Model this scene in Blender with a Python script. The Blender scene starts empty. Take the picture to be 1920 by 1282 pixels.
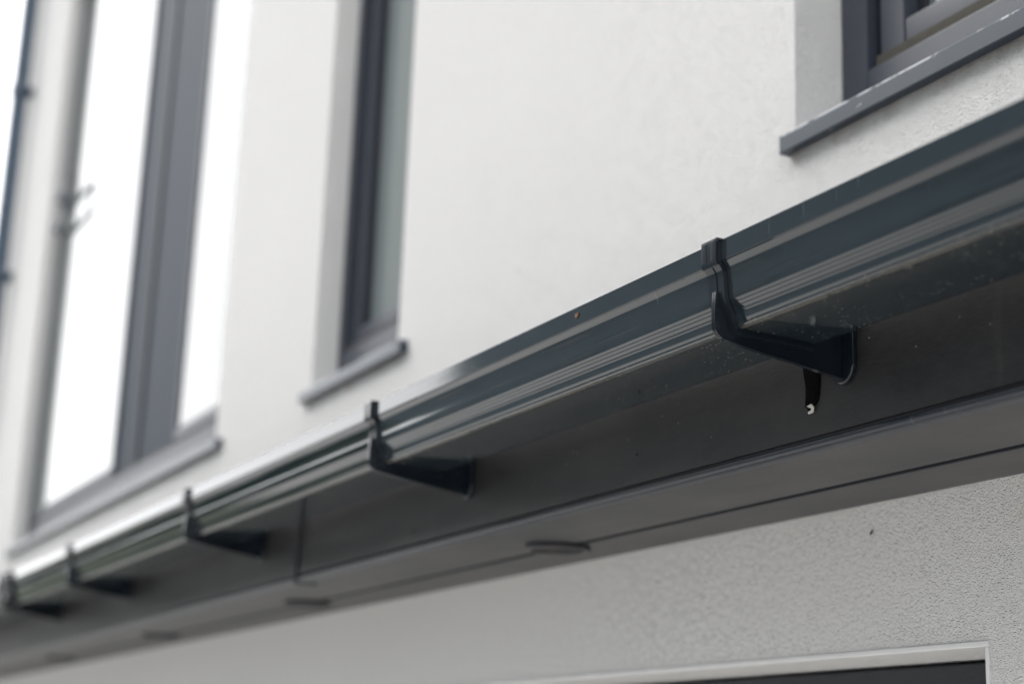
import bpy, bmesh, math, random
from mathutils import Matrix, Vector, noise
R = math.radians
sc = bpy.context.scene
COL = sc.collection
Z0 = 2.0                     # camera height above the paving

# ------------------------------------------------------------------ camera
cam_d = bpy.data.cameras.new('camera'); cam = bpy.data.objects.new('camera', cam_d); COL.objects.link(cam)
cam_d.sensor_width = 36; cam_d.lens = 59.575
cam_d.clip_start = 0.02; cam_d.clip_end = 600
M = Matrix(((0.455536, 0.210935, 0.864866, 0), (0.889491, -0.147095, -0.432631, 0), (0.035961, 0.966369, -0.254632, Z0), (0, 0, 0, 1)))
cam.matrix_world = M
cam_d.dof.use_dof = True; cam_d.dof.focus_distance = 1.56; cam_d.dof.aperture_fstop = 3.4
cam_d.dof.aperture_blades = 9
sc.camera = cam

# ------------------------------------------------------------------ world, sun, exposure
SUN_EL, SUN_AZ = 42, -128     # azimuth measured from +Y towards +X; sun stands to the left in front of the wall
w = bpy.data.worlds.new('World'); sc.world = w; w.use_nodes = True
nt = w.node_tree; nt.nodes.clear()
N = lambda t: nt.nodes.new(t)
out = N('ShaderNodeOutputWorld'); bg = N('ShaderNodeBackground'); sky = N('ShaderNodeTexSky')
sky.sky_type = 'NISHITA'; sky.sun_disc = False; sky.sun_elevation = R(SUN_EL); sky.sun_rotation = R(SUN_AZ)
sky.dust_density = 2.0
tc = N('ShaderNodeTexCoord'); mp = N('ShaderNodeMapping'); mp.inputs['Scale'].default_value = (1, 1, 2.4)
nz = N('ShaderNodeTexNoise'); nz.inputs['Scale'].default_value = 2.2; nz.inputs['Detail'].default_value = 6
rp = N('ShaderNodeValToRGB'); rp.color_ramp.elements[0].position = .30; rp.color_ramp.elements[0].color = (.72, .72, .72, 1)
rp.color_ramp.elements[1].position = .62
mix = N('ShaderNodeMixRGB'); mix.inputs[2].default_value = (18.0, 18.0, 18.2, 1)
nt.links.new(tc.outputs['Generated'], mp.inputs[0]); nt.links.new(mp.outputs[0], nz.inputs['Vector'])
nt.links.new(nz.outputs['Fac'], rp.inputs[0]); nt.links.new(rp.outputs[0], mix.inputs[0])
nt.links.new(sky.outputs[0], mix.inputs[1])
# sky glow added low on the left to lift reflections in gutter and glass
dt = N('ShaderNodeVectorMath'); dt.operation = 'DOT_PRODUCT'; dt.inputs[1].default_value = Vector((-.93, -.25, .25)).normalized()
gl = N('ShaderNodeMapRange'); gl.interpolation_type = 'SMOOTHSTEP'; gl.inputs[1].default_value = .45; gl.inputs[2].default_value = 1.0
gl.inputs[3].default_value = .85; gl.inputs[4].default_value = 1.22
ml = N('ShaderNodeVectorMath'); ml.operation = 'SCALE'
nt.links.new(tc.outputs['Generated'], dt.inputs[0]); nt.links.new(dt.outputs['Value'], gl.inputs[0])
nt.links.new(mix.outputs[0], ml.inputs[0]); nt.links.new(gl.outputs[0], ml.inputs['Scale']); nt.links.new(ml.outputs[0], bg.inputs[0])
bg.inputs[1].default_value = 0.10
nt.links.new(bg.outputs[0], out.inputs[0])
sl = bpy.data.lights.new('sun', 'SUN'); sun = bpy.data.objects.new('sun', sl); COL.objects.link(sun)
sl.energy = 0.7; sl.angle = R(25); sl.color = (1, .96, .9)
sd = Vector((math.sin(R(SUN_AZ)) * math.cos(R(SUN_EL)), math.cos(R(SUN_AZ)) * math.cos(R(SUN_EL)), math.sin(R(SUN_EL))))
sun.rotation_euler = sd.to_track_quat('Z', 'Y').to_euler(); sun.location = (-3, -3, 9)
sc.view_settings.view_transform = 'Standard'; sc.view_settings.look = 'None'
sc.view_settings.exposure = 0.68; sc.view_settings.gamma = 1
sc.cycles.max_bounces = 8; sc.cycles.use_denoising = True

# ------------------------------------------------------------------ helpers
def link(name, bm, mats, parent=None, smooth=False, sharp=35, wn=True):
    me = bpy.data.meshes.new(name)
    bmesh.ops.remove_doubles(bm, verts=bm.verts, dist=1e-6)
    bmesh.ops.recalc_face_normals(bm, faces=bm.faces)
    bm.to_mesh(me); bm.free()
    for m in (mats if isinstance(mats, (list, tuple)) else [mats]): me.materials.append(m)
    o = bpy.data.objects.new(name, me); COL.objects.link(o)
    if parent: o.parent = parent
    if smooth:
        for p in me.polygons: p.use_smooth = True
        try: me.set_sharp_from_angle(angle=R(sharp))
        except Exception: pass
        if wn:
            md = o.modifiers.new('weighted_normal', 'WEIGHTED_NORMAL'); md.keep_sharp = True; md.weight = 80
    return o
def thing(name, label, cat, loc=(0, 0, 0), group=None, kind=None):
    o = bpy.data.objects.new(name, None); COL.objects.link(o); o.location = loc; o.empty_display_size = .05
    return tag(o, label, cat, group, kind)
def tag(o, label=None, cat=None, group=None, kind=None):
    if label: o['label'] = label
    if cat: o['category'] = cat
    if group: o['group'] = group
    if kind: o['kind'] = kind
    return o
def box(bm, x0, x1, y0, y1, z0, z1, bev=0, mat=0, seg=2):
    vs = [bm.verts.new((x, y, z)) for x in (x0, x1) for y in (y0, y1) for z in (z0, z1)]
    idx = [(0, 1, 3, 2), (4, 6, 7, 5), (0, 4, 5, 1), (2, 3, 7, 6), (0, 2, 6, 4), (1, 5, 7, 3)]
    fs = [bm.faces.new([vs[i] for i in f]) for f in idx]
    for f in fs: f.material_index = mat
    if bev:
        es = list({e for f in fs for e in f.edges})
        r = bmesh.ops.bevel(bm, geom=es, offset=bev, segments=seg, affect='EDGES', profile=.5)
        for f in r['faces']: f.material_index = mat
def extrude_x(bm, prof, x0, x1, closed=True, cap=True, nx=1, mat=0):
    """profile [(y,z)] swept along X"""
    rings = []
    for i in range(nx + 1):
        x = x0 + (x1 - x0) * i / nx
        rings.append([bm.verts.new((x, y, z)) for y, z in prof])
    n = len(prof)
    for a, b in zip(rings, rings[1:]):
        for i in range(n if closed else n - 1):
            f = bm.faces.new((a[i], a[(i + 1) % n], b[(i + 1) % n], b[i])); f.material_index = mat
    if cap and closed:
        bm.faces.new(rings[0]).material_index = mat
        bm.faces.new(rings[-1][::-1]).material_index = mat
def offset_line(pts, d):
    """offset an open polyline to the left-hand side by d"""
    out = []
    for i, p in enumerate(pts):
        a = Vector(pts[max(i - 1, 0)]); b = Vector(pts[min(i + 1, len(pts) - 1)])
        if 0 < i < len(pts) - 1:
            d1 = (Vector(p) - a).normalized(); d2 = (b - Vector(p)).normalized()
            t = (d1 + d2).normalized(); k = 1 / max(.5, math.cos(d1.angle(d2) / 2))
        else: t = (b - a).normalized(); k = 1
        n = Vector((-t.y, t.x)); out.append(tuple(Vector(p) + n * d * k))
    return out
def smooth_line(pts, n=4):
    """Catmull-Rom through the points"""
    res = []
    P = [Vector(p) for p in pts]; P = [P[0] * 2 - P[1]] + P + [P[-1] * 2 - P[-2]]
    for i in range(1, len(P) - 2):
        for k in range(n):
            t = k / n; a, b, c, d = P[i - 1:i + 3]
            res.append(tuple(.5 * ((2 * b) + (c - a) * t + (2 * a - 5 * b + 4 * c - d) * t * t + (3 * b - a - 3 * c + d) * t ** 3)))
    res.append(tuple(P[-2])); return res
def tube(bm, pts, r, seg=12, closed=False, mat=0):
    pts = [Vector(p) for p in pts]; rings = []
    n = len(pts)
    for i, p in enumerate(pts):
        a = pts[i - 1] if (i or closed) else p; b = pts[(i + 1) % n] if (i < n - 1 or closed) else p
        t = (b - a).normalized(); up = Vector((0, 0, 1)) if abs(t.z) < .9 else Vector((0, 1, 0))
        u = t.cross(up).normalized(); v = t.cross(u)
        rr = r[i] if isinstance(r, (list, tuple)) else r
        rings.append([bm.verts.new(p + (u * math.cos(k * 2 * math.pi / seg) + v * math.sin(k * 2 * math.pi / seg)) * rr) for k in range(seg)])
    pr = list(zip(rings, rings[1:])) + ([(rings[-1], rings[0])] if closed else [])
    for a, b in pr:
        for k in range(seg): bm.faces.new((a[k], a[(k + 1) % seg], b[(k + 1) % seg], b[k])).material_index = mat
    if not closed:
        bm.faces.new(rings[0]).material_index = mat; bm.faces.new(rings[-1][::-1]).material_index = mat

# ------------------------------------------------------------------ materials
class Mat:
    def __init__(s, name):
        s.m = bpy.data.materials.new(name); s.m.use_nodes = True; s.t = s.m.node_tree
        s.b = s.t.nodes['Principled BSDF']; s.co = s.n('ShaderNodeTexCoord').outputs['Object']
    def n(s, t, **k):
        x = s.t.nodes.new(t)
        for a, v in k.items(): setattr(x, a, v)
        return x
    def l(s, a, b): s.t.links.new(a, b)
    def map(s, scale=(1, 1, 1), rot=(0, 0, 0)):
        m = s.n('ShaderNodeMapping'); m.inputs['Scale'].default_value = scale; m.inputs['Rotation'].default_value = rot
        s.l(s.co, m.inputs[0]); return m.outputs[0]
    def noise(s, sc, det=4, ro=.5, vec=None, dist=0):
        x = s.n('ShaderNodeTexNoise'); x.inputs['Scale'].default_value = sc; x.inputs['Detail'].default_value = det
        x.inputs['Roughness'].default_value = ro; x.inputs['Distortion'].default_value = dist
        s.l(vec or s.co, x.inputs['Vector']); return x.outputs['Fac']
    def vor(s, sc, vec=None, feature='F1', rnd=1):
        x = s.n('ShaderNodeTexVoronoi', feature=feature); x.inputs['Scale'].default_value = sc; x.inputs['Randomness'].default_value = rnd
        s.l(vec or s.co, x.inputs['Vector']); return x
    def ramp(s, f, a, b, c0=None, c1=None):
        if c0 is None:
            x = s.n('ShaderNodeMapRange'); s.l(f, x.inputs[0])
            if a < b: v = (a, b, 0, 1)
            else: v = (b, a, 1, 0)
            for i, q in enumerate(v): x.inputs[i + 1].default_value = q
            return x.outputs[0]
        x = s.n('ShaderNodeValToRGB'); e = x.color_ramp.elements
        if a > b: a, b, c0, c1 = b, a, c1, c0
        e[0].position = a; e[1].position = b; e[0].color = c0; e[1].color = c1
        s.l(f, x.inputs[0]); return x.outputs[0]
    def math(s, op, a, b=0.0, c=0.0):
        x = s.n('ShaderNodeMath', operation=op)
        for i, v in enumerate((a, b, c)):
            if isinstance(v, (int, float)): x.inputs[i].default_value = v
            else: s.l(v, x.inputs[i])
        return x.outputs[0]
    def mix(s, f, a, b):
        x = s.n('ShaderNodeMixRGB')
        for i, v in enumerate((f, a, b)):
            if isinstance(v, (int, float)): x.inputs[i].default_value = v
            elif isinstance(v, tuple): x.inputs[i].default_value = (*v, 1) if len(v) == 3 else v
            else: s.l(v, x.inputs[i])
        return x.outputs[0]
    def xyz(s):
        x = s.n('ShaderNodeSeparateXYZ'); s.l(s.co, x.inputs[0]); return x.outputs
    def set(s, **k):
        for a, v in k.items():
            i = s.b.inputs[a.replace('_', ' ')]
            if isinstance(v, (int, float)): i.default_value = v
            elif isinstance(v, tuple): i.default_value = (*v, 1) if len(v) == 3 else v
            else: s.l(v, i)
        return s
    def bump(s, h, dist=.001, st=1.0):
        x = s.n('ShaderNodeBump'); x.inputs['Distance'].default_value = dist; x.inputs['Strength'].default_value = st
        s.l(h, x.inputs['Height'])
        if s.b.inputs['Normal'].links: s.l(s.b.inputs['Normal'].links[0].from_socket, x.inputs['Normal'])
        s.l(x.outputs[0], s.b.inputs['Normal']); return s

def simple(name, col, rough=.5, nsc=20, var=.12, spec=.5, bump=0, bsc=200, metal=0):
    m = Mat(name); n = m.noise(nsc, 5)
    d = tuple(c * (1 - var) for c in col); l = tuple(min(1, c * (1 + var)) for c in col)
    m.set(Base_Color=m.mix(n, d, l), Roughness=rough, Metallic=metal)
    m.b.inputs['Specular IOR Level'].default_value = spec
    if bump: m.bump(m.noise(bsc, 3), bump)
    return m.m

# painted scratch-render wall: fine pitted grain, faint grime, smoother corner beads come from geometry
def mat_render():
    m = Mat('white_render'); x, y, z = m.xyz()
    grime = m.noise(2.2, 6, .6)
    fine = m.noise(60, 4, .6)
    base = m.mix(m.ramp(grime, .35, .7), (.825, .816, .802), (.812, .803, .789))
    base = m.mix(m.math('MULTIPLY', m.ramp(fine, .55, .75), .10), base, (.55, .54, .52))
    # worm-like pits left by the float: stretched noise warped by itself
    def cells(sc_, lo, hi, keep, rot):
        v = m.vor(sc_, vec=m.map((.75, 1, 1.25), (0, R(rot), 0)))
        wn = m.n('ShaderNodeTexWhiteNoise', noise_dimensions='3D'); m.l(v.outputs['Position'], wn.inputs['Vector'])
        wv = m.math('ADD', v.outputs['Distance'], m.math('MULTIPLY', m.noise(sc_ * 2.5, 3), .35))
        return m.math('MULTIPLY', m.ramp(wv, hi, lo), m.ramp(wn.outputs['Value'], keep, keep + .02))
    grain = m.math('MAXIMUM', m.math('MAXIMUM', cells(190, .14, .50, .55, 10), cells(360, .18, .66, .40, 30)), cells(620, .18, .66, .25, -20))
    pit = m.math('MULTIPLY', cells(290, .10, .62, .55, 40), m.ramp(m.noise(45, 4, .6), .30, .70))
    stainx = m.ramp(m.noise(1, 4, .6, vec=m.map((26, 1, 14))), .40, .62)
    def under_sill(a, b): return m.math('MULTIPLY', m.ramp(x, a - .004, a + .004), m.ramp(x, b + .004, b - .004))
    sills = m.math('MAXIMUM', m.math('MAXIMUM', under_sill(-1.573, -.44), under_sill(-3.232, -2.70)), under_sill(-6.34, -3.815))
    stainx = m.math('MULTIPLY', stainx, sills)
    stain = m.math('MULTIPLY', stainx, m.math('MULTIPLY', m.ramp(z, Z0 + .728, Z0 + .750), m.ramp(z, Z0 + .753, Z0 + .7525)))
    base = m.mix(m.math('MULTIPLY', stain, .45), base, (.42, .36, .28))
    drip = m.math('MULTIPLY', m.math('MULTIPLY', sills, m.ramp(m.noise(1, 3, .6, vec=m.map((30, 1, 1.2))), .60, .74)), m.math('MULTIPLY', m.ramp(z, Z0 + .62, Z0 + .75), m.ramp(z, Z0 + .753, Z0 + .7525)))
    base = m.mix(m.math('MULTIPLY', drip, .10), base, (.45, .42, .36))
    base = m.mix(m.math('MULTIPLY', pit, .14), base, (.30, .29, .27))
    m.set(Base_Color=base, Roughness=.9); m.b.inputs['Specular IOR Level'].default_value = .2
    h = m.math('SUBTRACT', m.math('ADD', m.math('MULTIPLY', grain, .50), m.math('MULTIPLY', m.noise(520, 4, .7), .7)), m.math('MULTIPLY', pit, 1.2))
    m.bump(h, .0030, .95)
    m.bump(m.noise(120, 4, .6), .0016, .45)
    m.bump(m.noise(40, 3), .002, .22)
    return m.m
# anthracite pvc with dust specks, vertical scratches and a dirt line near the bottom arris
def mat_pvc(name, dirt=True, rough=.055, col=(.011, .018, .023), ior=1.70):
    m = Mat(name); x, y, z = m.xyz()
    wv = m.noise(1.6, 3, vec=m.map((1, 9, 9)))
    base = m.mix(wv, tuple(c * .85 for c in col), tuple(c * 1.2 for c in col))
    sp = m.vor(210); near = m.ramp(sp.outputs['Distance'], .12, .05)
    wn = m.n('ShaderNodeTexWhiteNoise', noise_dimensions='3D'); m.l(sp.outputs['Position'], wn.inputs['Vector'])
    pick = m.ramp(wn.outputs['Value'], .965, .985)
    speck = m.math('MULTIPLY', m.math('MULTIPLY', near, pick), m.ramp(m.noise(7, 3), .45, .60))
    scr = m.ramp(m.noise(1, 2, vec=m.map((300, 8, 14))), .68, .74)
    patch = m.ramp(m.noise(11, 3), .52, .62)
    scr = m.math('MULTIPLY', scr, patch)
    base = m.mix(m.math('MULTIPLY', scr, .35), base, (.22, .25, .27))
    haze_ = m.ramp(m.noise(26, 6, .7), .50, .80)
    base = m.mix(m.math('MULTIPLY', haze_, .015), base, (.25, .26, .27))
    if dirt:
        under = m.ramp(z, Z0 + .3945, Z0 + .3905)                       # only the underside and its arris
        band = m.math('MULTIPLY', m.ramp(y, .818, .806), under)
        # dirt line along the arris, breaking up into short slanting dabs across the underside
        solid = m.math('MULTIPLY', m.ramp(y, .8085, .8065), m.ramp(y, .8030, .8040))
        solid = m.math('MULTIPLY', solid, m.ramp(m.noise(1, 4, .6, vec=m.map((9, 3, 3))), .30, .60))
        dab = m.noise(1, 3, .55, vec=m.map((150, 55, 55), (0, 0, R(20))))
        dab = m.math('SUBTRACT', dab, m.math('MULTIPLY', m.math('SUBTRACT', y, .806), 6.0))
        dab = m.math('MULTIPLY', m.ramp(dab, .60, .66), m.math('MULTIPLY', m.ramp(y, .804, .806), m.ramp(m.noise(1, 3, .6, vec=m.map((5, .1, .1))), .42, .6)))
        film = m.math('MULTIPLY', m.math('MULTIPLY', m.ramp(y, .840, .805), under), m.math('MULTIPLY_ADD', m.noise(1, 4, .6, vec=m.map((9, 40, 40))), .34, .0))
        base = m.mix(film, base, (.135, .125, .110))
        dirt_ = m.math('MULTIPLY', m.math('MAXIMUM', m.math('MULTIPLY', solid, .75), m.math('MULTIPLY', dab, .7)), under)
        base = m.mix(m.math('MULTIPLY', dirt_, .85), base, (.130, .115, .088))
        sp2 = m.vor(380, vec=m.map((.5, 1, 1))); wn2 = m.n('ShaderNodeTexWhiteNoise', noise_dimensions='3D'); m.l(sp2.outputs['Position'], wn2.inputs['Vector'])
        s2 = m.math('MULTIPLY', m.math('MULTIPLY_ADD', m.ramp(m.noise(16, 4, .65), .35, .60), .85, .15), m.math('MULTIPLY', m.ramp(sp2.outputs['Distance'], .36, .16), m.ramp(wn2.outputs['Value'], .72, .84))); s2 = m.math('MULTIPLY', s2, under)
        base = m.mix(m.math('MULTIPLY', s2, .75), base, (.30, .27, .215))
        base = m.mix(m.math('MULTIPLY', speck, .45), base, (.35, .35, .34))
        rf = m.math('ADD', m.math('MULTIPLY', dirt_, .5), m.math('MULTIPLY', speck, .4))
    else:
        base = m.mix(m.math('MULTIPLY', speck, .45), base, (.35, .35, .33)); rf = m.math('MULTIPLY', speck, .4)
    r = m.math('ADD', m.math('MULTIPLY_ADD', haze_, .06, rough), rf)
    m.set(Base_Color=base, Roughness=r, IOR=ior)
    m.bump(m.noise(1, 2, vec=m.map((.8, 120, 120))), .0003, .08)          # extrusion drag lines
    m.bump(m.noise(1, 2, vec=m.map((2, 500, 500))), .0001, .3)
    m.bump(m.noise(5, 2), .0012, .06)
    return m.m
def mat_fascia(name='fascia_foil', k=1.0, rough=.34):
    m = Mat(name)
    grain = m.noise(1, 4, .7, vec=m.map((120, 700, 700)))
    base = m.mix(m.ramp(m.noise(5, 6, .65, vec=m.map((1, 2, 2))), .34, .66), (.014 * k, .014 * k, .0155 * k), (.029 * k, .028 * k, .027 * k))
    mark = m.ramp(m.noise(1, 4, .6, vec=m.map((38, 2, 2.5))), .62, .74)
    base = m.mix(m.math('MULTIPLY', mark, .10), base, (.12, .115, .105))
    base = m.mix(m.math('MULTIPLY', m.ramp(grain, .4, .8), .20), base, (.085, .085, .088))
    sp = m.vor(130); wn = m.n('ShaderNodeTexWhiteNoise', noise_dimensions='3D'); m.l(sp.outputs['Position'], wn.inputs['Vector'])
    s = m.math('MULTIPLY', m.ramp(sp.outputs['Distance'], .13, .07), m.ramp(wn.outputs['Value'], .93, .95))
    base = m.mix(m.math('MULTIPLY', s, .7), base, (.36, .33, .28))
    m.set(Base_Color=base, Roughness=m.math('MULTIPLY_ADD', grain, .15, rough), IOR=1.42 if k > 1 else 1.38)
    m.bump(grain, .0003, .5); m.bump(m.noise(3, 2, vec=m.map((1, 6, 6))), .004, .4)
    return m.m
def mat_glass():
    m = Mat('window_glass'); m.set(Base_Color=(.12, .14, .135), Roughness=.02, IOR=1.7)
    m.bump(m.noise(1.5, 2), .002, .3); return m.m
def mat_bright_glass():
    m = Mat('brightened_glass'); m.set(Base_Color=(.20, .23, .23), Roughness=.03, IOR=2.0); return m.m  # pane brightness put into the base colour; no blind stands behind it
M_RENDER = mat_render(); M_GUTTER = mat_pvc('gutter_pvc'); M_PVC = mat_pvc('anthracite_pvc', False, .14, (.007, .011, .016), 1.48)
M_TRIM = mat_pvc('trim_pvc', False, .34, (.016, .021, .029), 1.42); M_FASCIA = mat_fascia(); M_SOFFIT = mat_fascia('soffit_board', 2.2, .36); M_GLASS = mat_glass(); M_BRIGHT_GLASS = mat_bright_glass()
M_FRAME = simple('window_frame_foil', (.040, .047, .064), .42, 30, .1, .5, .0002, 500)
def mat_sill():
    m = Mat('coated_sill'); n = m.noise(16, 5)
    base = m.mix(n, (.028, .040, .056), (.038, .052, .070))
    x, y, z = m.xyz()
    edge = m.math('MULTIPLY', m.ramp(z, Z0 + .7705, Z0 + .7715), m.ramp(m.noise(20, 5, .7), .42, .50))  # nose highlight painted into the colour as a broken pale line
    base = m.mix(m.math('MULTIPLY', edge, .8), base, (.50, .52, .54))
    chips = m.ramp(m.noise(110, 5, .7, vec=m.map((.5, 1, 1))), .68, .72)
    base = m.mix(chips, base, (.55, .56, .58))
    m.set(Base_Color=base, Roughness=.32, IOR=1.4); m.bump(n, .0002); return m.m
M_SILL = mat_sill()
M_PANEL = simple('infill_panel', (.026, .038, .056), .6, 20, .1, .2)
M_GASKET = simple('rubber_gasket', (.010, .012, .018), .6)
M_FOAM = simple('brush_seal', (.055, .050, .040), .9, 90, .3)
M_WHITE = simple('white_interior', (.75, .75, .74), .7)
M_STEEL = simple('handle_steel', (.20, .21, .24), .5)
M_BLACK = simple('black_tape', (.002, .002, .0025), .9, 200, .5, .05, .0006, 900)
M_PIPE = simple('downpipe_paint', (.055, .085, .125), .4, 12, .1)
M_TORN = simple('torn_paper', (.55, .55, .50), .8)
M_LEAF = simple('dry_leaf', (.22, .12, .07), .7, 200, .3)
M_FLY = simple('fly_body', (.02, .02, .02), .5)
M_STRAW = simple('cobweb_strand', (.42, .36, .27), .7)
M_LEAD = simple('flashing', (.12, .12, .125), .6)

# ------------------------------------------------------------------ setting: ground
def plane(name, x0, x1, y0, y1, z, mat):
    bm = bmesh.new(); vs = [bm.verts.new(p) for p in ((x0, y0, z), (x1, y0, z), (x1, y1, z), (x0, y1, z))]; bm.faces.new(vs)
    return tag(link(name, bm, mat), kind='structure')
def mat_paving():
    m = Mat('paving'); b = m.n('ShaderNodeTexBrick'); b.inputs['Scale'].default_value = 2.2; m.l(m.co, b.inputs['Vector'])
    b.inputs['Color1'].default_value = (.74, .72, .69, 1); b.inputs['Color2'].default_value = (.80, .78, .75, 1)
    b.inputs['Mortar'].default_value = (.5, .5, .5, 1); b.inputs['Mortar Size'].default_value = .012
    m.set(Base_Color=m.mix(m.math('MULTIPLY', m.noise(3, 6), .5), b.outputs['Color'], (.66, .64, .62)), Roughness=.85); return m.m
plane('ground', -300, 300, -300, 300, -.012, simple('earth_grass', (.085, .10, .062), .95, 2, .4))
plane('paving', -13, 30, -4.2, 1.6, -.004, mat_paving())
plane('road', -120, 60, -9.0, -4.6, -.006, simple('asphalt', (.32, .315, .325), .85, 8, .2))

# ------------------------------------------------------------------ house
D = 1.155                     # wall plane
OPEN = [(-1.564, -.45, .778, 2.9), (-3.224, -2.775, .778, 2.9), (-6.300, -3.871, .778, 3.0), (-2.75, -1.265, -1.15, .1495)]
DEPTH = [.070, .052, .045, .115]
house = thing('house', 'white rendered house wall with anthracite windows above and below a dark eaves strip', 'house', (0, D, 0))
def hlink(name, bm, mats, parent=None, **k):
    o = link(name, bm, mats, None, **k)
    o.parent = parent or house
    o.matrix_parent_inverse = Matrix.Translation((0, -D, 0)) if parent is None else Matrix.Identity(4)
    return o
bm = bmesh.new()
X0, X1, ZB, ZT = -7.16, 5.0, -Z0, 4.3
xs = sorted({X0, X1, *[v for o in OPEN for v in o[:2]]}); zs = sorted({ZB, ZT, *[v for o in OPEN for v in o[2:]]})
vg = {}
def V(x, y, z):
    k = (round(x, 5), round(y, 5), round(z, 5))
    if k not in vg: vg[k] = bm.verts.new((x, y, z + Z0))
    return vg[k]
for a, b in zip(xs, xs[1:]):
    for c, d in zip(zs, zs[1:]):
        if any(o[0] - 1e-6 <= a and b <= o[1] + 1e-6 and o[2] - 1e-6 <= c and d <= o[3] + 1e-6 for o in OPEN): continue
        bm.faces.new((V(a, D, c), V(b, D, c), V(b, D, d), V(a, D, d)))
for o, dp in zip(OPEN, DEPTH):
    ins = lambda arr, lo, hi: [v for v in arr if lo - 1e-6 <= v <= hi + 1e-6]
    for z in (o[2], o[3]):
        for a, b in zip(ins(xs, o[0], o[1]), ins(xs, o[0], o[1])[1:]):
            bm.faces.new((V(a, D, z), V(b, D, z), V(b, D + dp + .06, z), V(a, D + dp + .06, z)))
    for x in (o[0], o[1]):
        for a, b in zip(ins(zs, o[2], o[3]), ins(zs, o[2], o[3])[1:]):
            bm.faces.new((V(x, D, a), V(x, D, b), V(x, D + dp + .06, b), V(x, D + dp + .06, a)))
# side and back of the house
YB = 9.0
for x in (X0, X1):
    for c, d in zip(zs, zs[1:]): bm.faces.new((V(x, D, c), V(x, D, d), V(x, YB, d), V(x, YB, c)))
bm.faces.new((V(X0, YB, ZB), V(X1, YB, ZB), V(X1, YB, ZT), V(X0, YB, ZT)))
bm.faces.ensure_lookup_table()
be = [e for e in bm.edges if len(e.link_faces) == 2 and e.calc_face_angle(0) > .5 and all(abs(v.co.y - D) < 1e-4 for v in e.verts)]
bmesh.ops.bevel(bm, geom=be, offset=.004, segments=3, affect='EDGES', profile=.5)
hlink('wall', bm, M_RENDER, smooth=True, sharp=60)
# flat coping / upper roof
bm = bmesh.new(); box(bm, X0 - .25, X1 + .25, D - .35, YB + .3, ZT + Z0 + .002, ZT + Z0 + .2, .01); hlink('roof', bm, M_LEAD)
# inner room wall to stop light leaking: a white back wall
bm = bmesh.new(); box(bm, X0 + .05, X1 - .05, 3.2, 3.3, .0, ZT + Z0 - .05); hlink('room_wall', bm, simple('dim_room', (.10, .10, .10), .8))
bm = bmesh.new(); box(bm, X0 + .05, X1 - .05, D + .30, 3.2, Z0 + .40, Z0 + .55); hlink('room_floor', bm, simple('floorboards', (.16, .12, .09), .6))

# bright plastic corner bead round the lower opening
bm = bmesh.new(); o = OPEN[3]
box(bm, o[0] - .0045, o[1] + .0045, D - .0016, D + .004, o[3] + Z0 - .0006, o[3] + Z0 + .0052, .0012)
box(bm, o[1] - .0006, o[1] + .0042, D - .0016, D + .004, o[2] + Z0, o[3] + Z0 - .0006, .0012)
box(bm, o[0] - .0042, o[0] + .0006, D - .0016, D + .004, o[2] + Z0, o[3] + Z0 - .0006, .0012)
hlink('corner_bead', bm, M_WHITE, smooth=True)
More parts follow.
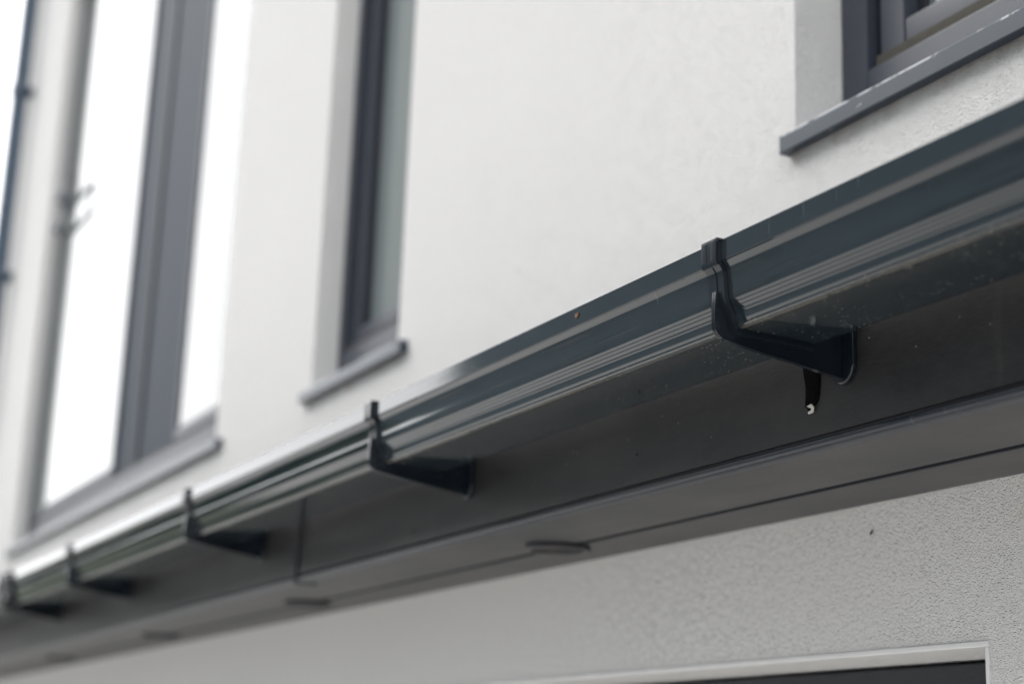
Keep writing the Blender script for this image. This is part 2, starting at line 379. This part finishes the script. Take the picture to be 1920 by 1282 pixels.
# --- windows
def window(o, dp, parts, fw=.050, sw=.044, sy=.010, gy_=.026):
    """frame mesh with sill, sashes and panes as children. parts: list of (x0,x1,kind)"""
    x0, x1, z0, z1 = o[0], o[1], o[2] + Z0, o[3] + Z0; y = D + dp
    bm = bmesh.new(); fb = .080; gw = .016 if fw > .04 else .009
    box(bm, x0 + .001, x0 + fw, y, y + .07, z0 + .0, z1 - .001, .003)
    box(bm, x1 - fw, x1 - .001, y, y + .07, z0 + .0, z1 - .001, .003)
    box(bm, x0 + fw, x1 - fw, y + .0006, y + .069, z0, z0 + fb, .003)
    box(bm, x0 + fw, x1 - fw, y + .0006, y + .069, z1 - fw, z1 - .001, .003)
    # stepped rebate behind the frame face
    box(bm, x0 + fw, x0 + fw + gw, y + .03, y + .068, z0 + fb, z1 - fw, .001, 1)
    box(bm, x1 - fw - gw, x1 - fw, y + .03, y + .068, z0 + fb, z1 - fw, .001, 1)
    box(bm, x0 + fw + gw, x1 - fw - gw, y + .002, y + .067, z0 + fb, z0 + fb + .012, .001, 2 if fw > .04 else 1)
    for a, b, k in parts:
        if k == 'post': box(bm, a, b, y - .004, y + .066, z0 + fb + .0, z1 - fw, .003)
        if k == 'panel':
            box(bm, a, b, y + .012, y + .060, z0 + fb + .013, z1 - fw, .002, 3)
            box(bm, a + (b - a) * .36, a + (b - a) * .40, y + .006, y + .013, z0 + fb + .013, z1 - fw, .001, 1)
    fr = hlink('window', bm, [M_FRAME, M_GASKET, M_FOAM, M_PANEL], smooth=True)
    for a, b, k in parts:
        if k != 'sash': continue
        bm = bmesh.new(); ys = y + sy; sz0 = z0 + fb + .013; sz1 = z1 - fw - .014
        box(bm, a, a + sw, ys, ys + .05, sz0, sz1, .003); box(bm, b - sw, b, ys, ys + .05, sz0, sz1, .003)
        box(bm, a + sw, b - sw, ys + .0006, ys + .05, sz0, sz0 + .034, .004); box(bm, a + sw, b - sw, ys + .0006, ys + .05, sz1 - sw, sz1, .003)
        box(bm, a + sw, a + sw + gw, ys + gy_ - .004, ys + .045, sz0 + .034, sz1 - sw, .001, 1)
        box(bm, b - sw - gw, b - sw, ys + .018, ys + .045, sz0 + .034, sz1 - sw, .001, 1)
        box(bm, a + sw + gw, b - sw - gw, ys + .012, ys + .044, sz0 + .034, sz0 + .040, .001, 1)
        hlink('sash', bm, [M_FRAME, M_GASKET], fr, smooth=True)
        bm = bmesh.new(); box(bm, a + sw + .002, b - sw - .002, ys + gy_, ys + gy_ + .008, sz0 + .03, sz1 - sw + .01)
        hlink('pane', bm, M_BRIGHT_GLASS if 'sash' == parts[0][2] and len(parts) == 1 else M_GLASS, fr)
    return fr
def sill(fr, xa, xb, z0):
    # folded aluminium sill: sloping top, upright nose with drip return
    z0 += Z0; yn = 1.138
    prof = [(D + .072, z0 + .012), (yn + .001, z0 - .004), (yn, z0 - .006), (yn, z0 - .026), (yn + .001, z0 - .0275), (yn + .012, z0 - .0275), (yn + .012, z0 - .0245), (yn + .004, z0 - .0235), (yn + .004, z0 - .010), (D + .072, z0 + .006)]
    bm = bmesh.new(); extrude_x(bm, prof, xa, xb)
    for x in (xa, xb):
        s = -1 if x == xa else 1
        e0, e1 = (x - .003, x + .0005) if s < 0 else (x - .0005, x + .003)
        box(bm, e0, e1, yn + .0015, D - .0005, z0 - .027, z0 - .005, .0008)
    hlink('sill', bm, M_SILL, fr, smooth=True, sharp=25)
w1 = window(OPEN[0], DEPTH[0], [(-1.500, -1.02, 'sash'), (-1.016, -.976, 'post'), (-.972, -.514, 'sash')])
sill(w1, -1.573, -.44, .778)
w2 = window(OPEN[1], DEPTH[1], [(-3.188, -2.811, 'sash')], .026, .026, .016)
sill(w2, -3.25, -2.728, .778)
w3 = window(OPEN[2], DEPTH[2], [(-6.275, -5.085, 'sash'), (-5.082, -4.425, 'panel'), (-4.422, -3.896, 'sash')], .020, .016, .002, .005)
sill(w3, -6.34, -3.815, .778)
# wire handle loop on the left stile of the big window
bm = bmesh.new()
hx, hz, hy = -6.25, 2.04 + Z0, D + .045
tube(bm, [(hx, hy + .02, hz - .06), (hx, hy - .025, hz - .06), (hx + .26, hy - .03, hz - .06), (hx + .26, hy - .03, hz + .06), (hx, hy - .025, hz + .06), (hx, hy + .02, hz + .06)], .011, 8)
hlink('handle', bm, M_STEEL, w3, smooth=True)
w4 = window(OPEN[3], DEPTH[3], [(-2.686, -2.02, 'sash'), (-2.016, -1.98, 'post'), (-1.976, -1.329, 'sash')])

bm = bmesh.new(); o = OPEN[3]; rr = random.Random(8)
box(bm, o[0] + .002, o[1] - .002, D + .100, D + .114, o[3] + Z0 - .062, o[3] + Z0 - .004, .002)
hlink('dark_head_strip', bm, simple('dark_mottle', (.018, .021, .028), .55, 300, .5, .5, .001, 700), w4)  # added dark strip over the frame head, standing for a mottled reflection
# --- eaves: fascia, soffit, little lean-to roof over them
FY = .925; SZ = .3094 + Z0; EX0, EX1 = -6.72, 4.0; FT = .462 + Z0
bm = bmesh.new()
prof = [(FY, FT), (FY, SZ + .0105), (FY + .004, SZ + .0100), (FY + .018, SZ + .0100), (FY + .018, FT)]
extrude_x(bm, prof, EX0, EX1, nx=1)
fascia = hlink('fascia', bm, M_FASCIA, smooth=True, sharp=50)
bm = bmesh.new()     # dark shadow groove and rounded drip trim closing the foot of the fascia
box(bm, EX0, EX1, FY + .0025, FY + .010, SZ + .0050, SZ + .0099, 0, 1)
tr_ = [(FY + .003, SZ + .0062), (FY - .0005, SZ + .0060), (FY - .0022, SZ + .0046), (FY - .0026, SZ + .0026), (FY - .0016, SZ + .0004), (FY + .0010, SZ - .0012), (FY + .0060, SZ - .0016), (FY + .0130, SZ - .0012), (FY + .0162, SZ + .0004), (FY + .0163, SZ + .0048), (FY + .003, SZ + .0049)]
extrude_x(bm, tr_, EX0, EX1)
hlink('drip_trim', bm, [M_TRIM, M_GASKET], fascia, smooth=True, sharp=50)
bm = bmesh.new()     # joint cover trim where two fascia lengths meet, returning under the soffit
jx = -2.59
extrude_x(bm, [(FY - .0028, FT - .002), (FY - .0028, SZ - .0035), (FY + .034, SZ - .0035), (FY + .034, SZ - .0015), (FY - .0005, SZ - .0016), (FY - .0004, FT - .002)], jx - .007, jx + .004)
hlink('joint_trim', bm, M_GASKET, fascia)
for nx_, nz_ in ((-1.5406, .3519), (-2.13, .3374), (-.62, .40), (-3.3, .352)):
    bm = bmesh.new(); bmesh.ops.create_uvsphere(bm, u_segments=10, v_segments=6, radius=.0026, matrix=Matrix.Translation((nx_, FY - .0003, nz_ + Z0)) @ Matrix.Diagonal((1, .5, 1, 1)))
    hlink('nail_head', bm, M_GASKET, fascia, smooth=True)
bm = bmesh.new()
gy = 1.058
prof = [(FY + .0165, SZ + .001), (gy, SZ), (gy + .0015, SZ + .003), (gy + .003, SZ + .005), (gy + .009, SZ + .005), (gy + .0105, SZ + .001), (gy + .011, SZ), (D - .0015, SZ - .0005), (D - .0015, SZ + .009), (FY + .0165, SZ + .009)]
extrude_x(bm, prof, EX0, EX1)
box(bm, EX0, EX1, gy + .0030, gy + .0090, SZ + .0035, SZ + .0048, 0, 1); box(bm, EX0, EX1, gy + .0086, gy + .0125, SZ - .0004, SZ + .0040, 0, 1)
soffit = hlink('soffit', bm, [M_SOFFIT, M_GASKET], smooth=True, sharp=30)
bm = bmesh.new(); extrude_x(bm, [(FY - .02, FT + .003), (D - .001, FT + .055), (D - .001, FT + .070), (FY - .02, FT + .014)], EX0 - .01, EX1)
hlink('eaves_roof', bm, M_LEAD)
bm = bmesh.new(); box(bm, EX0 - .006, EX0 - .0005, FY + .001, D - .002, SZ - .004, FT + .03); hlink('box_end', bm, M_PVC)

# --- soffit vents: push-in discs, louvred
def make_vent():
    t = thing('soffit_vent', 'x', 'vent', (-1.952, 1.055, SZ))
    bm = bmesh.new(); seg = 48; r0, r1 = .0350, .0425
    pr = [(r0, .0015), (r0, -.0034), (r0 + .0012, -.0058), (r1 - .0012, -.0060), (r1, -.0052), (r1 + .0004, .0005)]
    rings = [[bm.verts.new((r * math.cos(a), r * math.sin(a), z)) for a in [k * 2 * math.pi / seg for k in range(seg)]] for r, z in pr]
    for q, (a, b) in enumerate(zip(rings, rings[1:])):
        for k in range(seg): bm.faces.new((a[k], b[k], b[(k + 1) % seg], a[(k + 1) % seg])).material_index = 1 if q == 4 else 0
    link('rim', bm, [M_SOFFIT, M_GASKET], t, smooth=True)
    bm = bmesh.new(); n = 11
    for i in range(n):
        u = -r0 + (i + .5) * 2 * r0 / n; h = math.sqrt(max(0, r0 ** 2 - u * u))
        box(bm, -h, h, u - .0008, u + .0008, -.0040, -.0016)
        box(bm, u - .0007, u + .0007, -h, h, -.0036, -.0012)
    link('grille', bm, M_SOFFIT, t)
    bm = bmesh.new(); bmesh.ops.create_circle(bm, cap_ends=True, segments=48, radius=r0, matrix=Matrix.Translation((0, 0, -.0002)))
    link('mesh_backing', bm, M_GASKET, t)
    return t
def copy_tree(o, parent=None):
    c = o.copy(); COL.objects.link(c); c.parent = parent
    for ch in o.children: copy_tree(ch, c)
    return c
v0 = make_vent()
vl = ['round louvred soffit vent nearest the viewer, sharpest of the row under the eaves', 'round soffit vent just right of the fascia joint line, second along the row',
      'blurred round soffit vent left of the fascia joint, third along the row', 'farthest and most blurred round soffit vent, at the left end of the row']
for i, x in enumerate((-1.952, -2.885, -3.835, -4.85)):
    v = v0 if i == 0 else copy_tree(v0)
    v.location = (x, 1.055, SZ); v['label'] = vl[i]; v['group'] = 'round vents in the soffit'

# ------------------------------------------------------------------ gutter
front = [(.7841, .4662), (.7837, .4658), (.7837, .4478), (.7842, .4468), (.7851, .4464), (.7855, .4456)]
belly = smooth_line([(.7855, .4456), (.7872, .4436), (.7888, .4412), (.7896, .4385), (.7903, .4340), (.7910, .4285), (.7913, .4245), (.7914, .4215), (.7918, .4175), (.7926, .4130)], 4)
ridge = [(.7926, .4130), (.7941, .4108), (.7943, .4101), (.7958, .4077), (.7960, .4070), (.7976, .4045), (.7978, .4038), (.7989, .4020), (.7991, .4008), (.7993, .3990), (.7995, .3962), (.7999, .3953), (.8009, .3936), (.8011, .3928)]
low = smooth_line([(.8011, .3928), (.8016, .3916), (.8030, .3907), (.8060, .3902), (.8105, .3899), (.8180, .3897), (.8450, .3889), (.8800, .3880), (.8850, .3893), (.8868, .3930)], 4)
OUT = front[:-1] + belly[:-1] + ridge[:-1] + low + [(.8868, .4560)]
OUT = [(y, z + Z0) for y, z in OUT]
INN = offset_line(OUT, .0022)
lipback = [(.7850, .4663 + Z0), (.7885, .4662 + Z0), (.7892, .4650 + Z0), (.7892, .4610 + Z0), (.7878, .4610 + Z0), (.7865, .4635 + Z0)]
if abs(INN[20][0]) < OUT[20][0]: INN = offset_line(OUT, -.0022)
prof = OUT + [(.8846, .4560 + Z0)] + [p for p in INN[::-1] if p[1] < .4600 + Z0 and p[1] < .4555 + Z0] + lipback[::-1]
gutter = thing('gutter', 'long glossy anthracite ogee rain gutter running along the eaves in front of the white wall', 'gutter', (0, .84, Z0 + .39))
def glink(name, bm, mats, **k):
    o = link(name, bm, mats, None, **k); o.parent = gutter; o.matrix_parent_inverse = Matrix.Translation((0, -.84, -Z0 - .39)); return o
GX0, GX1 = -6.70, 3.2
bm = bmesh.new(); extrude_x(bm, prof, GX0, GX1, cap=False); glink('trough', bm, M_GUTTER, smooth=True, sharp=16, wn=False)
# end cap at the far end
bm = bmesh.new(); extrude_x(bm, OUT, GX0 - .004, GX0 - .0005); glink('end_cap', bm, M_PVC)
# union joint far along: a wide saddle over the seam
def saddle(x0, x1, off=.0032):
    bm = bmesh.new(); o2 = [p for p in OUT]
    a = offset_line(o2, -off if INN[20][0] > OUT[20][0] else off)
    b = offset_line(o2, -.0004 if INN[20][0] > OUT[20][0] else .0004)
    extrude_x(bm, a + b[::-1], x0, x1); return bm
bm = saddle(-4.37, -4.24, .005)
for xx in (-4.37, -4.311, -4.252):
    b2 = saddle(xx, xx + .012, .0085); me = bpy.data.meshes.new('t'); b2.to_mesh(me); b2.free(); bm.from_mesh(me); bpy.data.meshes.remove(me)
glink('union_joint', bm, M_PVC, smooth=True, sharp=40)

# ------------------------------------------------------------------ gutter brackets (origin: on the fascia, x = web plane)
SGN = -1 if INN[20][0] > OUT[20][0] else 1
BO = (-1.1800, FY, Z0 + .3885)
def rel(p): return (p[0] - BO[1], p[1] - BO[2])
def make_bracket():
    t = thing('gutter_bracket', 'x', 'bracket', BO)
    # strap hugging the profile, with a raised middle line and a hook over the lip
    bm = bmesh.new()
    line = [(.7837, .4640), (.7837, .4560), (.7837, .4480)] + smooth_line([(.7843, .4466), (.7860, .4446), (.7884, .4412), (.7896, .4380), (.7906, .4320), (.7912, .4240), (.7917, .4170), (.7930, .4112), (.7958, .4072), (.7982, .4028), (.7996, .3975), (.8014, .3925), (.8050, .3899), (.8180, .3893), (.8450, .3885), (.8800, .3876), (.8868, .3874)], 4)
    line = [(y - BO[1], z + Z0 - BO[2]) for y, z in line]
    inner = offset_line(line, .0003 * SGN); outer = offset_line(line, .0044 * SGN)
    x0, x1 = -.0120, .0110
    extrude_x(bm, outer + inner[::-1], x0, x1)
    rib = offset_line(line[:36], .0052 * SGN)
    extrude_x(bm, rib + outer[:36][::-1], -.0022, .0010)
    link('strap', bm, M_PVC, t, smooth=True, sharp=40, wn=False)
    bm = bmesh.new()   # head hook: thick block over the lip with two grooves
    yl = .7837 - BO[1]; zt = .4655 + Z0 - BO[2]
    hp = [(yl - .0048, zt + .0020), (yl - .0054, zt + .0010), (yl - .0054, zt - .0195), (yl - .0034, zt - .0230), (yl - .0031, zt - .0002), (yl + .0065, zt - .0002), (yl + .0065, zt - .006), (yl + .0082, zt - .007), (yl + .0082, zt + .0015), (yl + .0075, zt + .0020)]
    extrude_x(bm, hp, x0, x1)
    for a, b in ((x0 + .0008, -.0040), (.0035, x1 - .0012)): box(bm, a, b, yl - .0060, yl - .0050, zt - .0185, zt - .0005, .0004)
    link('lip_hook', bm, M_PVC, t, smooth=True, sharp=40)
    # web: thin gusset plate under the trough, with an outer rolled edge
    bm = bmesh.new()
    out_edge = [(.7840, .4215), (.7833, .4120), (.7830, .4000), (.7832, .3910), (.7855, .3850), (.7915, .3806), (.8040, .3782), (.8286, .3745), (.8700, .3697), (.9225, .3625)]
    out_edge = smooth_line([(y - BO[1], z + Z0 - BO[2]) for y, z in out_edge], 3)
    up = [rel(p) for p in OUT if p[1] < .4225 + Z0 and p[0] < .886]
    up = [(a, b) for a, b in offset_line(up, .002 * SGN)]
    up += [(-.034, .4000 + Z0 - BO[2]), (-.0025, .4300 + Z0 - BO[2])]
    poly = out_edge + up[::-1]
    # drop the part before strap start so that the outline is simple
    extrude_x(bm, poly, -.0012, .0012)
    bmesh.ops.triangulate(bm, faces=[f for f in bm.faces if len(f.verts) > 4])
    link('web', bm, M_PVC, t)
    bm = bmesh.new(); e2 = offset_line(out_edge, .0012 * (1 if offset_line(out_edge, .001)[5][0] > out_edge[5][0] else -1))
    extrude_x(bm, out_edge + e2[::-1], -.0026, .0026)
    link('web_flange', bm, M_PVC, t, smooth=True, sharp=30, wn=False)
    # back plate screwed to the fascia: rounded tongue
    bm = bmesh.new(); hw = .0165; pts = [(-hw, .05), (hw, .05)]
    zc = .3745 + Z0 - BO[2]
    pts += [(hw * math.cos(a), zc + hw * 1.0 * math.sin(a)) for a in [-i * math.pi / 14 for i in range(15)]]
    fr = [bm.verts.new((x, -.006, z)) for x, z in pts]; bk = [bm.verts.new((x, -.0004, z)) for x, z in pts]
    bm.faces.new(fr); bm.faces.new(bk[::-1])
    for i in range(len(pts)): bm.faces.new((fr[i], fr[(i + 1) % len(pts)], bk[(i + 1) % len(pts)], bk[i]))
    bmesh.ops.bevel(bm, geom=[e for e in bm.edges if all(abs(v.co.y + .006) < 1e-5 for v in e.verts)], offset=.0022, segments=3, affect='EDGES')
    link('back_plate', bm, M_PVC, t, smooth=True, sharp=40)
    return t
b0 = make_bracket()
bl = ['nearest gutter bracket, in sharp focus, with a black tape scrap hanging behind it',
      'second gutter bracket from the right, slightly soft, below and right of the narrow window',
      'third gutter bracket from the right, blurred, just left of the vertical fascia joint',
      'small blurred gutter bracket, last before the wide union joint at the left edge',
      'bracket holding the wide union joint at the left edge of the photo']
for i, x in enumerate((-1.180, -1.957, -2.765, -3.625, -4.29)):
    b = b0 if i == 0 else copy_tree(b0)
    b.location = (x, BO[1], BO[2]); b['label'] = bl[i]; b['group'] = 'gutter brackets on the fascia'

# ------------------------------------------------------------------ small things on the eaves
bm = bmesh.new()
n = 10
for s in range(n):
    pass
tp = [(1.5 * a_, b_) for a_, b_ in [(-.0075, .020), (-.0078, .004), (-.0076, -.012), (-.0080, -.024), (-.0078, -.0295), (-.0030, -.0275), (.0022, -.0300), (.0050, -.0270), (.0066, -.0200), (.0074, -.008), (.0076, .004), (.0072, .020)]]
fr = [bm.verts.new((x, -.0022 - .002 * math.sin(z * 90), z)) for x, z in tp]; bk = [bm.verts.new((x, -.0004, z)) for x, z in tp]
bm.faces.new(fr); bm.faces.new(bk[::-1])
for i in range(len(tp)): bm.faces.new((fr[i], fr[(i + 1) % len(tp)], bk[(i + 1) % len(tp)], bk[i]))
bmesh.ops.triangulate(bm, faces=[f for f in bm.faces if len(f.verts) > 4])
tape = thing('tape_scrap', 'short black tape strip with torn white end on the fascia behind the nearest bracket', 'tape', (-1.2275, FY, Z0 + .378))
link('strip', bm, M_BLACK, tape)
bm = bmesh.new()
cp = [(1.3 * a_, b_) for a_, b_ in [(-.0045, -.0295), (.0005, -.0285), (.0030, -.0320), (.0022, -.0368), (-.0028, -.0372), (-.0034, -.0350), (.0000, -.0345), (.0004, -.0325), (-.0020, -.0315)]]
fr = [bm.verts.new((x, -.0036, z)) for x, z in cp]; bk = [bm.verts.new((x, -.0024, z)) for x, z in cp]
bm.faces.new(fr); bm.faces.new(bk[::-1])
for i in range(len(cp)): bm.faces.new((fr[i], fr[(i + 1) % len(cp)], bk[(i + 1) % len(cp)], bk[i]))
bmesh.ops.triangulate(bm, faces=[f for f in bm.faces if len(f.verts) > 4])
link('torn_end', bm, M_TORN, tape)
# dry leaf crumb on the gutter lip
bm = bmesh.new()
ps = [(-.0030, 0, -.0045), (.0008, -.0012, -.0040), (.0034, -.0004, .0000), (.0022, -.0020, .0042), (-.0004, -.0012, .0028), (-.0024, -.0016, .0005)]
f_ = [bm.verts.new(p) for p in ps]; c_ = bm.verts.new((.0004, -.0030, 0)); bk_ = [bm.verts.new((p[0] * .8, 0.0006, p[2] * .8)) for p in ps]
for i in range(6):
    j = (i + 1) % 6; bm.faces.new((f_[i], f_[j], c_)); bm.faces.new((f_[i], bk_[i], bk_[j], f_[j]))
bm.faces.new(bk_)
o = link('leaf_crumb', bm, M_LEAF); o.location = (-1.4235, .7832, Z0 + .4575); o.scale = (.7, .8, .75); o.rotation_euler = (0, .5, 0)
tag(o, 'tiny reddish brown dry leaf crumb stuck on the upper lip of the gutter', 'leaf')
# fly on the lower wall
def make_fly():
    t = thing('fly', 'x', 'insect', (-1.4305, D - .001, Z0 + .2779))
    bm = bmesh.new(); tube(bm, [(-.0028, -.0012, -.0026), (-.0014, -.0018, -.0013), (0, -.0020, 0), (.0012, -.0019, .0011), (.0022, -.0016, .0021)], [.0004, .0013, .0014, .0011, .0007], 8)
    link('body', bm, M_FLY, t, smooth=True)
    bm = bmesh.new()
    for s in (-1, 1):
        tube(bm, [(0, -.001, 0), (.0016 * s + .0006, -.0018, -.0014 * s), (.0024 * s, .0002, -.0022 * s)], .00016, 5)
    link('legs', bm, M_FLY, t)
    return t
fl = make_fly(); fl['label'] = 'small black fly sitting on the rough wall under the right end of the soffit'; fl['group'] = 'flies on the wall'
fl2 = copy_tree(fl); fl2.location = (-1.7306, D - .001, SZ + .0012); fl2.rotation_euler = (0, .9, 0)
fl2['label'] = 'tiny dark insect at the line where soffit and wall meet, right of the nearest vent'
# cobweb strand at the soffit
bm = bmesh.new()
tube(bm, [(-1.187, D - .010, SZ - .002), (-1.195, D - .012, SZ - .014), (-1.189, D - .009, SZ - .024), (-1.205, D - .006, SZ - .037), (-1.212, D - .002, SZ - .046)], .00025, 5)
tag(link('straw_fibre', bm, M_STRAW), 'thin straw coloured fibre hanging from the soffit edge at the right border', 'fibre')

# ------------------------------------------------------------------ downpipe at the far corner
dp = thing('downpipe', 'blurred dark blue grey downpipe on the far corner of the white wall', 'downpipe', (-6.96, 1.10, 0))
bm = bmesh.new(); tube(bm, [(0, 0, .05), (0, 0, ZT + Z0 - .02)], .034, 20); link('pipe', bm, M_PIPE, dp, smooth=True)
for z in (1.97, 2.79, 3.6, .9, -.2, -1.2):
    bm = bmesh.new(); tube(bm, [(0, 0, z + Z0 - .022), (0, 0, z + Z0 + .022)], .040, 20)
    box(bm, .030, .085, -.014, .014, z + Z0 - .02, z + Z0 + .02, .002); box(bm, -.012, .012, .030, .0545, z + Z0 - .018, z + Z0 + .018, .001)
    link('pipe_clip', bm, M_PIPE, dp, smooth=True)

# ------------------------------------------------------------------ across the road (seen mirrored in gutter and glass)
def facing_house(x0, x1, yf, h, label):
    t = thing('neighbour_house', label, 'house', ((x0 + x1) / 2, yf, 0)); W = x1 - x0
    mb = Mat('slate_cladding'); b = mb.n('ShaderNodeTexBrick'); b.inputs['Scale'].default_value = 5; mb.l(mb.map((1, 1, 1), (R(90), 0, 0)), b.inputs['Vector'])
    b.inputs['Color1'].default_value = (.15, .205, .235, 1); b.inputs['Color2'].default_value = (.19, .225, .25, 1); b.inputs['Mortar'].default_value = (.13, .15, .17, 1)
    mb.set(Base_Color=b.outputs['Color'], Roughness=.8)
    bm = bmesh.new(); box(bm, -W / 2, W / 2, -7, 0, 0, h); link('wall', bm, mb.m, t)
    bm = bmesh.new(); vs = [(-W / 2 - .3, .4, h + .003), (W / 2 + .3, .4, h + .003), (W / 2 + .3, -3.5, h + 2.6), (-W / 2 - .3, -3.5, h + 2.6), (-W / 2 - .3, -7.4, h + .003), (W / 2 + .3, -7.4, h + .003)]
    v = [bm.verts.new(p) for p in vs]
    for f in ((0, 1, 2, 3), (3, 2, 5, 4), (0, 3, 4), (1, 5, 2), (0, 4, 5, 1)): bm.faces.new([v[i] for i in f])
    link('roof', bm, simple('slates', (.12, .14, .17), .7), t)
    k = int(W // 4)
    for i in range(k):
        for z in (.9, 3.7, 6.9):
            x = -W / 2 + 2 + i * 4
            bm = bmesh.new()
            for a in ((x, x + .08, z, z + 1.4), (x + 1.22, x + 1.3, z, z + 1.4), (x + .08, x + 1.22, z, z + .08), (x + .08, x + 1.22, z + 1.32, z + 1.4), (x + .62, x + .68, z + .08, z + 1.32)):
                box(bm, a[0], a[1], .002, .06, a[2], a[3])
            f = link('window', bm, M_FRAME, t)
            bm = bmesh.new(); box(bm, x + .08, x + 1.22, .001, .02, z + .08, z + 1.32); link('pane', bm, M_GLASS, f)
    return t
facing_house(-26.5, 9, -10.5, 10.2, 'long dark slate clad house across the road, mirrored in the gutter')
def mat_foliage():
    m = Mat('foliage'); m.set(Base_Color=m.mix(m.noise(1.5, 4), (.035, .055, .028), (.09, .12, .055)), Roughness=.6); return m.m
M_FOL = mat_foliage(); M_BARK = simple('bark', (.10, .08, .06), .9)
rnd = random.Random(4)
def leafmesh(n, rx, ry, rz, cz, s):
    bm = bmesh.new()
    cl = [(rnd.uniform(-1, 1) * rx * .75, rnd.uniform(-1, 1) * ry * .75, cz + rnd.uniform(-1, 1) * rz * .75, rnd.uniform(.3, .55)) for _ in range(26)]
    for i in range(n):
        c = rnd.choice(cl); d = Vector((rnd.gauss(0, 1), rnd.gauss(0, 1), rnd.gauss(0, 1))).normalized() * rnd.uniform(.5, 1) * c[3]
        p = Vector((c[0] + d.x * rx, c[1] + d.y * ry, c[2] + d.z * rz))
        a = Vector((rnd.gauss(0, 1), rnd.gauss(0, 1), rnd.gauss(0, 1))).normalized(); b = a.orthogonal().normalized()
        k = s * rnd.uniform(.6, 1.3); bm.faces.new([bm.verts.new(p + a * k), bm.verts.new(p + b * k * .5), bm.verts.new(p - a * k), bm.verts.new(p - b * k * .5)])
    return bm
tr = thing('tree', 'x', 'tree')
bm = bmesh.new(); tube(bm, [(0, 0, 0), (.05, 0, 1.3), (0, .05, 2.4), (.1, 0, 3.6)], [.2, .16, .12, .05], 10)
for a in range(5): tube(bm, [(0, 0, 1.8), (.7 * math.cos(a * 1.3), .7 * math.sin(a * 1.3), 2.7), (1.2 * math.cos(a * 1.3), 1.2 * math.sin(a * 1.3), 3.5)], [.08, .05, .02], 6)
link('trunk', bm, M_BARK, tr, smooth=True)
cr = link('crown', leafmesh(3500, 1.9, 1.9, 1.6, 3.6, .16), M_FOL, tr)
spots = [(-31.5, -14), (-36.5, -13), (-42, -14.5), (-47, -13), (-53, -14), (-59, -13), (-66, -14.5), (-74, -13)]
for i, (x, y) in enumerate(spots):
    t = tr if i == 0 else copy_tree(tr)
    t.location = (x, y, 0); s = rnd.uniform(1.45, 1.62); t.scale = (s, s, s); t.rotation_euler = (0, 0, rnd.uniform(0, 6))
    t['label'] = 'round crowned green tree across the road beyond the slate house, mirrored in the gutter'; t['group'] = 'trees across the road'
